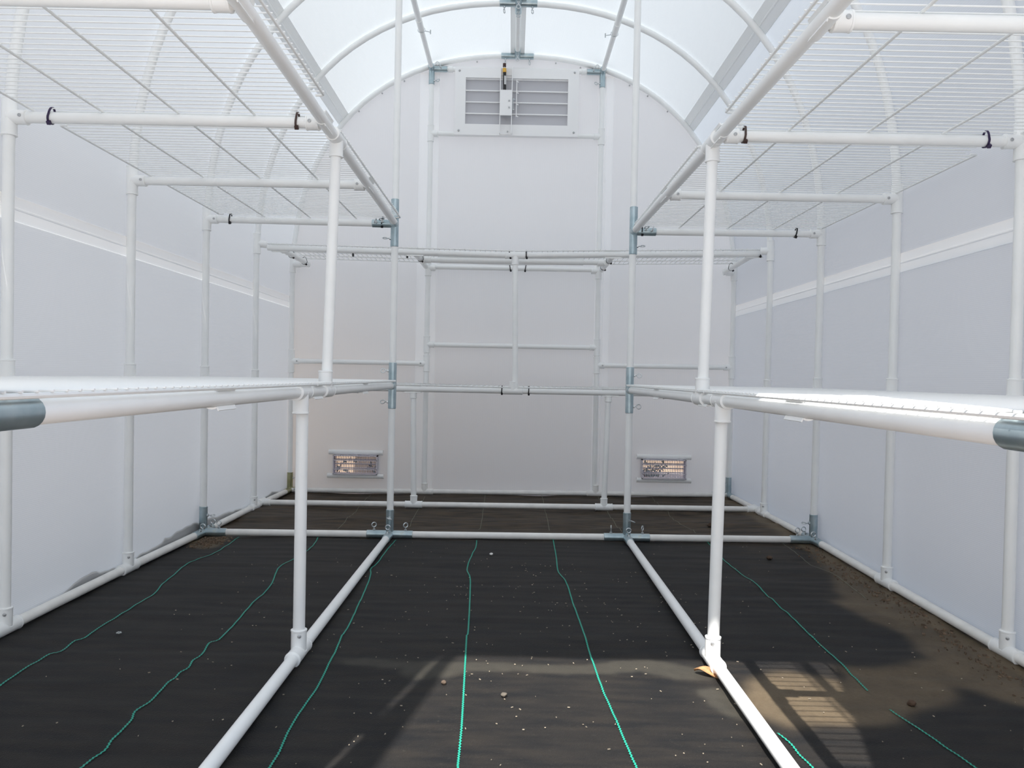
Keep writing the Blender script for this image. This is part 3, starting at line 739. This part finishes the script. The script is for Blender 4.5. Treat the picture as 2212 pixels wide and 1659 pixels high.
for x, lab in ((-.815, 'black cable tie knot hanging under the upper back shelf, by the grimy-wall end'), (-.540, 'black cable tie knot hanging under the upper back shelf, near the inner cross pipe')):
    b = MB(); zt = zbu(x) + PR + .003
    b.sweep([(x + .001, 4.03, zt + .006), (x - .001, 4.028, zt), (x, 4.028, zt - .006)], [.002, .004, .004], 8)
    b.obox((x, 4.028, zt - .010), X_, Y_, Z_, .0045, .004, .006)
    tag(b.build('cable_tie', M['black']), lab, 'cable tie', 'cable ties on the shelf pipes')

# ------------------------------------------------------------------ louvred vent high on the back wall
VY = 4.295
o = thing('louvred_vent', 'white louvred vent with automatic opener high on the back end wall', 'vent', (0, VY, 2.13))
X0, X1, Z0, Z1 = -.335, .335, 1.953, 2.316; HX, HZ0, HZ1 = .277, 2.012, 2.262
b = MB()
b.box((X0, VY, HZ1), (X1, VY + .03, Z1)); b.box((X0, VY, Z0), (X1, VY + .03, HZ0))
b.box((X0, VY, HZ0), (-HX, VY + .03, HZ1)); b.box((HX, VY, HZ0), (X1, VY + .03, HZ1))
b.build('vent_frame', M['vent'], o, smooth=False)
for x in (X0 + .024, X1 - .024):
    for z in (Z0 + .022, Z1 - .018): MB().sweep([(x, VY + .001, z), (x, VY - .003, z), (x, VY - .005, z)], [.0055, .0055, .003], 12).build('bolt', M['screw'], o)
lz = [2.013, 2.076, 2.138, 2.200, 2.262]
for z0, z1 in zip(lz, lz[1:]):
    b = MB(); b.obox((0, VY + .026, (z0 + z1) / 2), X_, (0, 1, 0), Z_, HX + .004, .002, (z1 - z0) / 2)
    l = b.build('louver', M['louver'], o, smooth=False)
    b = MB(); b.box((-HX, VY + .012, z1 - .006), (HX, VY + .025, z1 - .0005)); b.build('louver_lip', M['vent'], l, smooth=False)
b = MB(); bx0, bx1 = -.089, -.026
for x in (bx0, bx1): b.box((x - .002, VY - .030, 1.957), (x + .002, VY - .002, 2.312))
b.box((bx0, VY - .004, 1.957), (bx1, VY - .001, 1.995)); b.box((bx0, VY - .004, 2.275), (bx1, VY - .001, 2.312))
opener = b.build('opener_bracket', M['vent'], o, smooth=False)
b = MB(); b.box((bx0 - .001, VY - .036, 2.050), (bx1 + .001, VY - .030, 2.186)); b.build('bracket_plate', M['vent'], opener, smooth=False)
for z in (2.092, 2.128): MB().sweep([(-.040, VY - .035, z), (-.040, VY - .040, z)], .0045, 8).build('bolt', M['screw'], opener)
MB().sweep([(-.046, VY - .003, 1.972), (-.046, VY - .008, 1.972)], .0045, 8).build('bolt', M['screw'], opener)
cx_, cy_ = -.068, VY - .026
MB().sweep([(cx_ + .003, cy_, 2.150), (cx_, cy_, 2.284)], .0085, 14).build('gas_cylinder', M['black'], opener)
MB().sweep([(cx_, cy_, 2.282), (cx_ - .001, cy_, 2.304)], .0098, 14).build('yellow_collar', M['yellow'], opener)
MB().sweep([(cx_ - .001, cy_, 2.300), (cx_ - .001, cy_, 2.314)], .004, 10).build('piston_rod', M['eye'], opener)
MB().sweep([(cx_ - .001, cy_, 2.312), (cx_ - .0015, cy_, 2.330)], .0085, 14).build('end_cap', simple('dark_brown_cap', (.05, .018, .014), .5), opener)
MB().shell((cx_ + .002, cy_, 2.216), (cx_ + .001, cy_, 2.262), .0086, .0091, (.5, -1, 0), 90, 8).build('sticker', M['labelwhite'], opener)
b = MB(); b.box((-.003, VY - .016, 2.048), (.001, VY - .004, 2.246))
for z in (2.242, 2.182, 2.120, 2.056): b.obox((.003, VY - .010, z - .002), (1, 0, -.5), Y_, (.5, 0, 1), .007, .003, .0022)
b.build('link_rod', M['vent'], o, smooth=False)
b = MB(); b.sweep([(-.022, VY - .022, 2.142), (-.006, VY - .012, 2.142)], .003, 8); b.sweep([(-.020, VY - .022, 2.144), (-.020, VY - .022, 2.086)], .002, 8); b.sweep([(-.022, VY - .022, 2.086), (-.012, VY - .020, 2.086)], .003, 8)
b.build('link_bolt', M['eye'], o)

# ------------------------------------------------------------------ two low grille vents
for hole, pz, px_, lab in ((VENT_L, (.219, .090), (-.990, -.694, -.996, -.688), 'low white grille vent by the grimy wall, tan wood showing behind it'),
                           (VENT_R, (.226, .098), (.694, .992, .695, .994), 'low white grille vent by the bluish wall, gravel showing behind it')):
    x0, x1, z0, z1 = hole; yf, yw = Y1 - .048, Y1 + .012
    o = thing('grille_vent', lab, 'vent', ((x0 + x1) / 2, Y1, (z0 + z1) / 2), 'low grille vents')
    b = MB(); t_ = .004
    b.box((x0, yf, z1 - t_), (x1, yw, z1)); b.box((x0, yf, z0), (x1, yw, z0 + t_)); b.box((x0, yf, z0), (x0 + t_, yw, z1)); b.box((x1 - t_, yf, z0), (x1, yw, z1))
    for k in range(3): b.box((x0 + .02 + k * (x1 - x0 - .06) / 2, yf - .0025, z1 - .002), (x0 + .04 + k * (x1 - x0 - .06) / 2, yf + .012, z1 + .003))
    b.build('vent_box', M['lilac'], o, smooth=False)
    b = MB()
    for q in (.27, .74): b.box((x0, yf, z0 + (z1 - z0) * q - .0018), (x1, yf + .006, z0 + (z1 - z0) * q + .0018))
    b.build('front_bar', M['lilac'], o, smooth=False)
    b = MB()
    for q in (.30, .52, .76): b.obox(((x0 + x1) / 2, yw - .016, z0 + (z1 - z0) * q), X_, (0, 1, -.25), (0, .25, 1), (x1 - x0) / 2, .010, .0018)
    n = 26
    for k in range(1, n): b.box((x0 + (x1 - x0) * k / n - .0011, yw - .010, z0), (x0 + (x1 - x0) * k / n + .0011, yw - .002, z1))
    b.build('inner_slats', M['lilac'], o, smooth=False)
    for z, xa, xb in ((pz[0], px_[0], px_[1]), (pz[1], px_[2], px_[3])):
        s_ = MB(); a = Vector((xa, Y1 - .020, z)); c = Vector((xb, Y1 - .020, z))
        s_.shell(a, c, .0108, .0138, (0, -1, 0), 300, 24)
        s_.build('pipe_clip', M['pvc'], o)

# ------------------------------------------------------------------ things lying on the floor
def lump(name, mat, label, cat, x, y, r, squash=.65, seed=1, group=None):
    bm = bmesh.new(); bmesh.ops.create_icosphere(bm, subdivisions=3, radius=r)
    for v in bm.verts:
        d = 1 + .28 * noise.noise(v.co / r * 1.3 + Vector((seed * 7.1, 0, 0))) + .10 * noise.noise(v.co / r * 4 + Vector((0, seed * 3.3, 0)))
        v.co *= d; v.co.z *= squash
    for f in bm.faces: f.smooth = True
    me = bpy.data.meshes.new(name); bm.to_mesh(me); bm.free(); me.materials.append(mat)
    lowest = min(v.co.z for v in me.vertices)
    o = bpy.data.objects.new(name, me); COL.objects.link(o); o.location = (x, y, floor_z(x, y) - lowest - .0008)
    return tag(o, label, cat, group)
peb = simple('white_stone', (.72, .70, .67), .6, var=.1, vscale=60); gst = simple('grey_brown_stone', (.10, .085, .068), .8, var=.2, vscale=80)
clod = simple('brown_clod', (.075, .045, .028), .95, var=.35, vscale=90)
lump('pebble', peb, 'small white pebble on the dark fabric just past the floor cross pipe, aisle middle', 'pebble', -.059, 2.84, .0068, .7, 2)
lump('pebble', gst, 'grey-brown pebble lying alone in the sunlit fabric of the aisle', 'pebble', -.002, 1.592, .0062, .8, 4)
lump('soil_clod', clod, 'round brown soil clod on the fabric before the bluish-wall corner connector', 'soil clod', .94, 2.837, .011, .6, 5, 'soil clods')
lump('soil_clod', clod, 'brown soil clod in the tan dirt patch under the lower shelf', 'soil clod', .825, 1.599, .0085, .7, 6, 'soil clods')
lump('soil_clod', clod, 'brown soil clod lying beyond the floor cross pipe, bluish-wall side', 'soil clod', .881, 3.443, .014, .6, 8, 'soil clods')
lump('soil_clod', simple('small_brown_clod', (.10, .07, .05), .9), 'tiny brown clod in the shadow strip beside the green line', 'soil clod', -.128, 1.650, .0055, .8, 9, 'soil clods')
# a scrap of clear plastic
b = MB()
for k in range(5):
    a = k * 1.25; b.sweep([(-.934 + .0055 * math.cos(a), 1.906 + .0055 * math.sin(a), floor_z(-.934, 1.906) + .004), (-.934 + .0055 * math.cos(a + 1.25), 1.906 + .0055 * math.sin(a + 1.25), floor_z(-.934, 1.906) + .005)], .0012, 6)
tag(b.build('plastic_ring', simple('clear_plastic', (.45, .48, .48), .15, spec=.8)), 'small clear plastic ring on the black fabric by the grimy wall', 'plastic scrap')
# dry brown leaf, curled
b = MB(); n = 10; vs = []
for i in range(n + 1):
    t_ = i / n; w = .011 * math.sin(PI * min(1, .08 + t_ * .95)) + .0006
    for s_ in (-1, -.4, .4, 1): vs.append((.418 + .048 * t_ + .010 * s_ * w / .011, 1.742 - .030 * t_ + w * s_ * .8, floor_z(.43, 1.73) + .004 + .010 * abs(s_) ** 2 * .6 + .006 * math.sin(t_ * 5)))
b.add(vs, [(i * 4 + k, i * 4 + k + 1, i * 4 + 5 + k, i * 4 + 4 + k) for i in range(n) for k in range(3)])
lf = b.build('dry_leaf', simple('tan_dry_leaf', (.42, .22, .10), .7, var=.3, vscale=120)); tag(lf, 'curled tan dry leaf beside the sunlit aisle pipe', 'leaf')
sm = lf.modifiers.new('t', 'SOLIDIFY'); sm.thickness = .0008
b = MB(); zf_ = floor_z(.47, 1.755) + .006; b.sweep([(.440, 1.748, zf_), (.475, 1.752, zf_ + .002)], .0012, 5); b.build('leaf_stalk', lf.data.materials[0], lf)
# straw chips and grit nobody could count
b = MB(); R_ = random.Random(11)
for k in range(420):
    x = R_.uniform(-1.12, 1.12); y = R_.uniform(1.25, 3.05)
    if R_.random() < .55: x = R_.gauss(.15, .33); y = R_.uniform(1.25, 2.7)
    if abs(x) > 1.15: continue
    L = R_.uniform(.0008, .0032) * R_.uniform(.6, 1); a = R_.uniform(0, PI); w = R_.uniform(.0004, .0009)
    b.obox((x, y, floor_z(x, y) + .0024), (math.cos(a), math.sin(a), 0), (-math.sin(a), math.cos(a), 0), Z_, L, w, .0007)
ch = b.build('straw_chips', simple('straw', (.34, .29, .22), .8, var=.5, vscale=40), smooth=False)
tag(ch, 'pale straw chips scattered over the black floor fabric', 'straw chips', kind='stuff')
b = MB()
for k in range(560):
    y = R_.uniform(1.5, 3.05); x = 1.150 + R_.gauss(0, .022) - max(0, R_.gauss(0, .03))
    if x > 1.185: continue
    r = R_.uniform(.0010, .0040)
    b.obox((x, y, floor_z(x, y) + r * .4), (R_.gauss(0, 1), R_.gauss(0, 1), .2), (R_.gauss(0, 1), 1, .5), (0, .3, 1), r, r * R_.uniform(.5, 1), r * .6)
for k in range(240):
    y = R_.gauss(3.0, .06); x = -1.13 + R_.gauss(0, .03)
    if x < -1.18 or y > 3.08: continue
    r = R_.uniform(.0012, .0055)
    b.obox((x, y, floor_z(x, y) + r * .3), (R_.gauss(0, 1), R_.gauss(0, 1), .2), (R_.gauss(0, 1), 1, .5), (0, .3, 1), r, r * R_.uniform(.5, 1), r * .6)
tag(b.build('soil_crumbs', simple('soil_crumb', (.12, .082, .054), .95, var=.6, vscale=60), smooth=False), 'brown soil crumbs along the bluish wall and in the far grimy corner', 'soil', kind='stuff')

# ------------------------------------------------------------------ outside: banked soil, fence, shrubs
b = MB(); vs = []; ny = 150; prof = [(-1.2245, 0), (-1.2245, 1), (-1.27, .9), (-1.36, .35), (-1.5, 0)]
def bank_h(y):
    h = .012 + .030 * max(0, noise.noise((y * 2.1, 3.3, 0)) + .20) + .014 * noise.noise((y * 9, 1.3, 0)) + .010 * noise.noise((y * 31, 1.3, 0))
    return max(.004, h + .030 * math.exp(-((y - 2.95) / .35) ** 2) + .022 * math.exp(-((y - 2.33) / .14) ** 2) - .02 * math.exp(-((y - 1.9) / .15) ** 2))
for i in range(ny + 1):
    y = .7 + 3.7 * i / ny; h = bank_h(y) + .012
    for x, f in prof: vs.append((x, y, -.028 + (h + .016) * f if f else -.029))
m = len(prof); b.add(vs, [(i * m + k, i * m + k + 1, (i + 1) * m + k + 1, (i + 1) * m + k) for i in range(ny) for k in range(m - 1)])
tag(b.build('soil_bank', simple('banked_soil', (.045, .034, .026), .95, var=.4, vscale=40)), 'dark soil banked outside along the foot of the grimy side wall', 'soil', kind='stuff')
wood = simple('tan_fence_wood', (.46, .335, .225), .7, var=.25, vscale=9)
fo = thing('timber_fence', 'tan timber fence outside, seen through the low vent by the grimy wall', 'fence', (0, 5.1, -.03))
fa, fb = Vector((-2.0, 4.85, 0)), Vector((2.0, 6.05, 0)); fd = (fb - fa).normalized(); fn = Vector((-fd.y, fd.x, 0)); nb = 47
for k in range(nb):
    c = fa + fd * ((fb - fa).length * (k + .5) / nb)
    b = MB(); b.obox((c.x, c.y, .57), fd, fn, Z_, .0445, .009, .60); b.build('board', wood, fo, smooth=False)
b = MB()
for z in (.25, 1.0): b.obox(((fa + fb) / 2 + fn * .02 + Vector((0, 0, z))), fd, fn, Z_, (fb - fa).length / 2, .012, .03)
b.build('fence_rail', wood, fo, smooth=False)
leafm = simple('dark_leaf', (.035, .055, .035), .6, var=.5, vscale=30)
for q, (cx0, cy0, r, h) in enumerate(((-1.00, 4.60, .10, .14), (-.74, 4.62, .09, .11), (.93, 5.25, .12, .10))):
    so = thing('low_shrub', ['dark low shrub outside the grimy-side grille vent, outer one', 'dark low shrub outside the grimy-side grille vent, inner one', 'dark low shrub outside the bluish-side grille vent'][q], 'shrub', (cx0, cy0, -.03), 'shrubs behind the greenhouse')
    b = MB()
    for k in range(70):
        a = R_.uniform(0, 2 * PI); rr = r * math.sqrt(R_.random()); p = Vector((cx0 + rr * math.cos(a), cy0 + rr * math.sin(a), R_.uniform(-.01, h)))
        d = Vector((R_.gauss(0, 1), R_.gauss(0, 1), R_.gauss(.3, .6))).normalized(); w = d.orthogonal().normalized(); L = R_.uniform(.012, .024)
        b.add([p, p + d * L + w * L * .4, p + d * L * 2, p + d * L - w * L * .4], [(0, 1, 2, 3)])
    b.build('leaves', leafm, so, smooth=False)
    b = MB()
    for k in range(9):
        a = R_.uniform(0, 2 * PI); b.sweep([(cx0, cy0, -.03), (cx0 + r * .7 * math.cos(a), cy0 + r * .7 * math.sin(a), h * R_.uniform(.6, .95))], [.004, .002], 5)
    b.build('stems', simple('brown_stem', (.08, .05, .03), .8), so)

# ------------------------------------------------------------------ doorway behind the camera: frame and the open leaf
d1 = bpy.data.objects.new('door_1', None); COL.objects.link(d1); d1.location = (0, YF, 0); struct(d1)
for sx in (-1, 1): MB().sweep([(sx * XI, YF, 0), (sx * XI, YF, 2.31)], PR, 16).build('door_post', M['pvc'], d1)
MB().sweep([(-XI, YF, DOOR_TOP + .02), (XI, YF, DOOR_TOP + .02)], PR, 16).build('door_header', M['pvc'], d1)
HA, HB = (-.437, .640), (-.600, -.255)          # the leaf stands open toward the camera side
def leafp(t, z): return (HA[0] + (HB[0] - HA[0]) * t, HA[1] + (HB[1] - HA[1]) * t, z)
b = MB(); b.sweep([leafp(0, .05), leafp(0, 1.945)], PR, 12); b.sweep([leafp(1, .05), leafp(1, 1.945)], PR, 12); b.sweep([leafp(0, .06), leafp(1, .06)], PR, 12)
b.sweep([leafp(-.01, 1.945), leafp(1.01, 1.945)], .0175, 12)
lfm = b.build('leaf_frame', M['pvc'], d1)
b = MB(); vs = []; n = 40
for i in range(n + 1):
    t_ = i / n; zt = 1.775 + .016 * noise.noise((t_ * 7, 2.2, 0)) + .012 * noise.noise((t_ * 15, 5.2, 0)); vs += [leafp(t_, .05), leafp(t_, zt)]
b.add(vs, [(2 * i, 2 * i + 2, 2 * i + 3, 2 * i + 1) for i in range(n)]); b.build('leaf_sheet', M['panel_end'], d1)

# ------------------------------------------------------------------ daylight
wd = bpy.data.worlds.new('World'); sc.world = wd; wd.use_nodes = True
N, Lk = wd.node_tree.nodes, wd.node_tree.links; bg = N['Background']
tc = N.new('ShaderNodeTexCoord'); sp = N.new('ShaderNodeSeparateXYZ'); rp = N.new('ShaderNodeValToRGB')
Lk.new(tc.outputs['Generated'], sp.inputs[0]); Lk.new(sp.outputs['Z'], rp.inputs['Fac'])
e = rp.color_ramp.elements; e[0].position = 0; e[0].color = (*SKY_LOW, 1); e[1].position = .75; e[1].color = (*SKY_TOP, 1)
Lk.new(rp.outputs['Color'], bg.inputs['Color']); bg.inputs['Strength'].default_value = SKY
sl_ = bpy.data.lights.new('sun', 'SUN'); sl_.energy = SUN; sl_.angle = math.radians(.55); sl_.color = (1.0, .955, .89)
so_ = bpy.data.objects.new('sun', sl_); COL.objects.link(so_)
so_.rotation_euler = Vector((SUN_X, 1, -SUN_Z)).to_track_quat('-Z', 'Y').to_euler(); so_.location = (-1, -4, 8)

# ------------------------------------------------------------------ camera
cd = bpy.data.cameras.new('camera'); cam = bpy.data.objects.new('camera', cd); COL.objects.link(cam)
yaw, pitch, roll = .000752554, -.00902043, .01942003
fw = Vector((math.sin(yaw) * math.cos(pitch), math.cos(yaw) * math.cos(pitch), math.sin(pitch)))
r_ = Vector((math.cos(yaw), -math.sin(yaw), 0)); u_ = r_.cross(fw)
r2 = r_ * math.cos(roll) + u_ * math.sin(roll); u2 = u_ * math.cos(roll) - r_ * math.sin(roll)
mw = Matrix((r2, u2, -fw)).transposed().to_4x4(); mw.translation = (.0012, 0, .6483); cam.matrix_world = mw
cd.sensor_fit = 'HORIZONTAL'; cd.sensor_width = 36; cd.lens = 36 * 1710.74 / 2212; cd.clip_start = .02
sc.camera = cam

vs_ = sc.view_settings; vs_.view_transform = 'Standard'; vs_.look = 'None'; vs_.exposure = EXPOSURE; vs_.gamma = 1; vs_.use_curve_mapping = False
cy = sc.cycles
cy.max_bounces = 10; cy.diffuse_bounces = 6; cy.glossy_bounces = 3; cy.transmission_bounces = 6; cy.transparent_max_bounces = 6
cy.caustics_reflective = False; cy.caustics_refractive = False; cy.sample_clamp_indirect = 6
cy.use_denoising = True
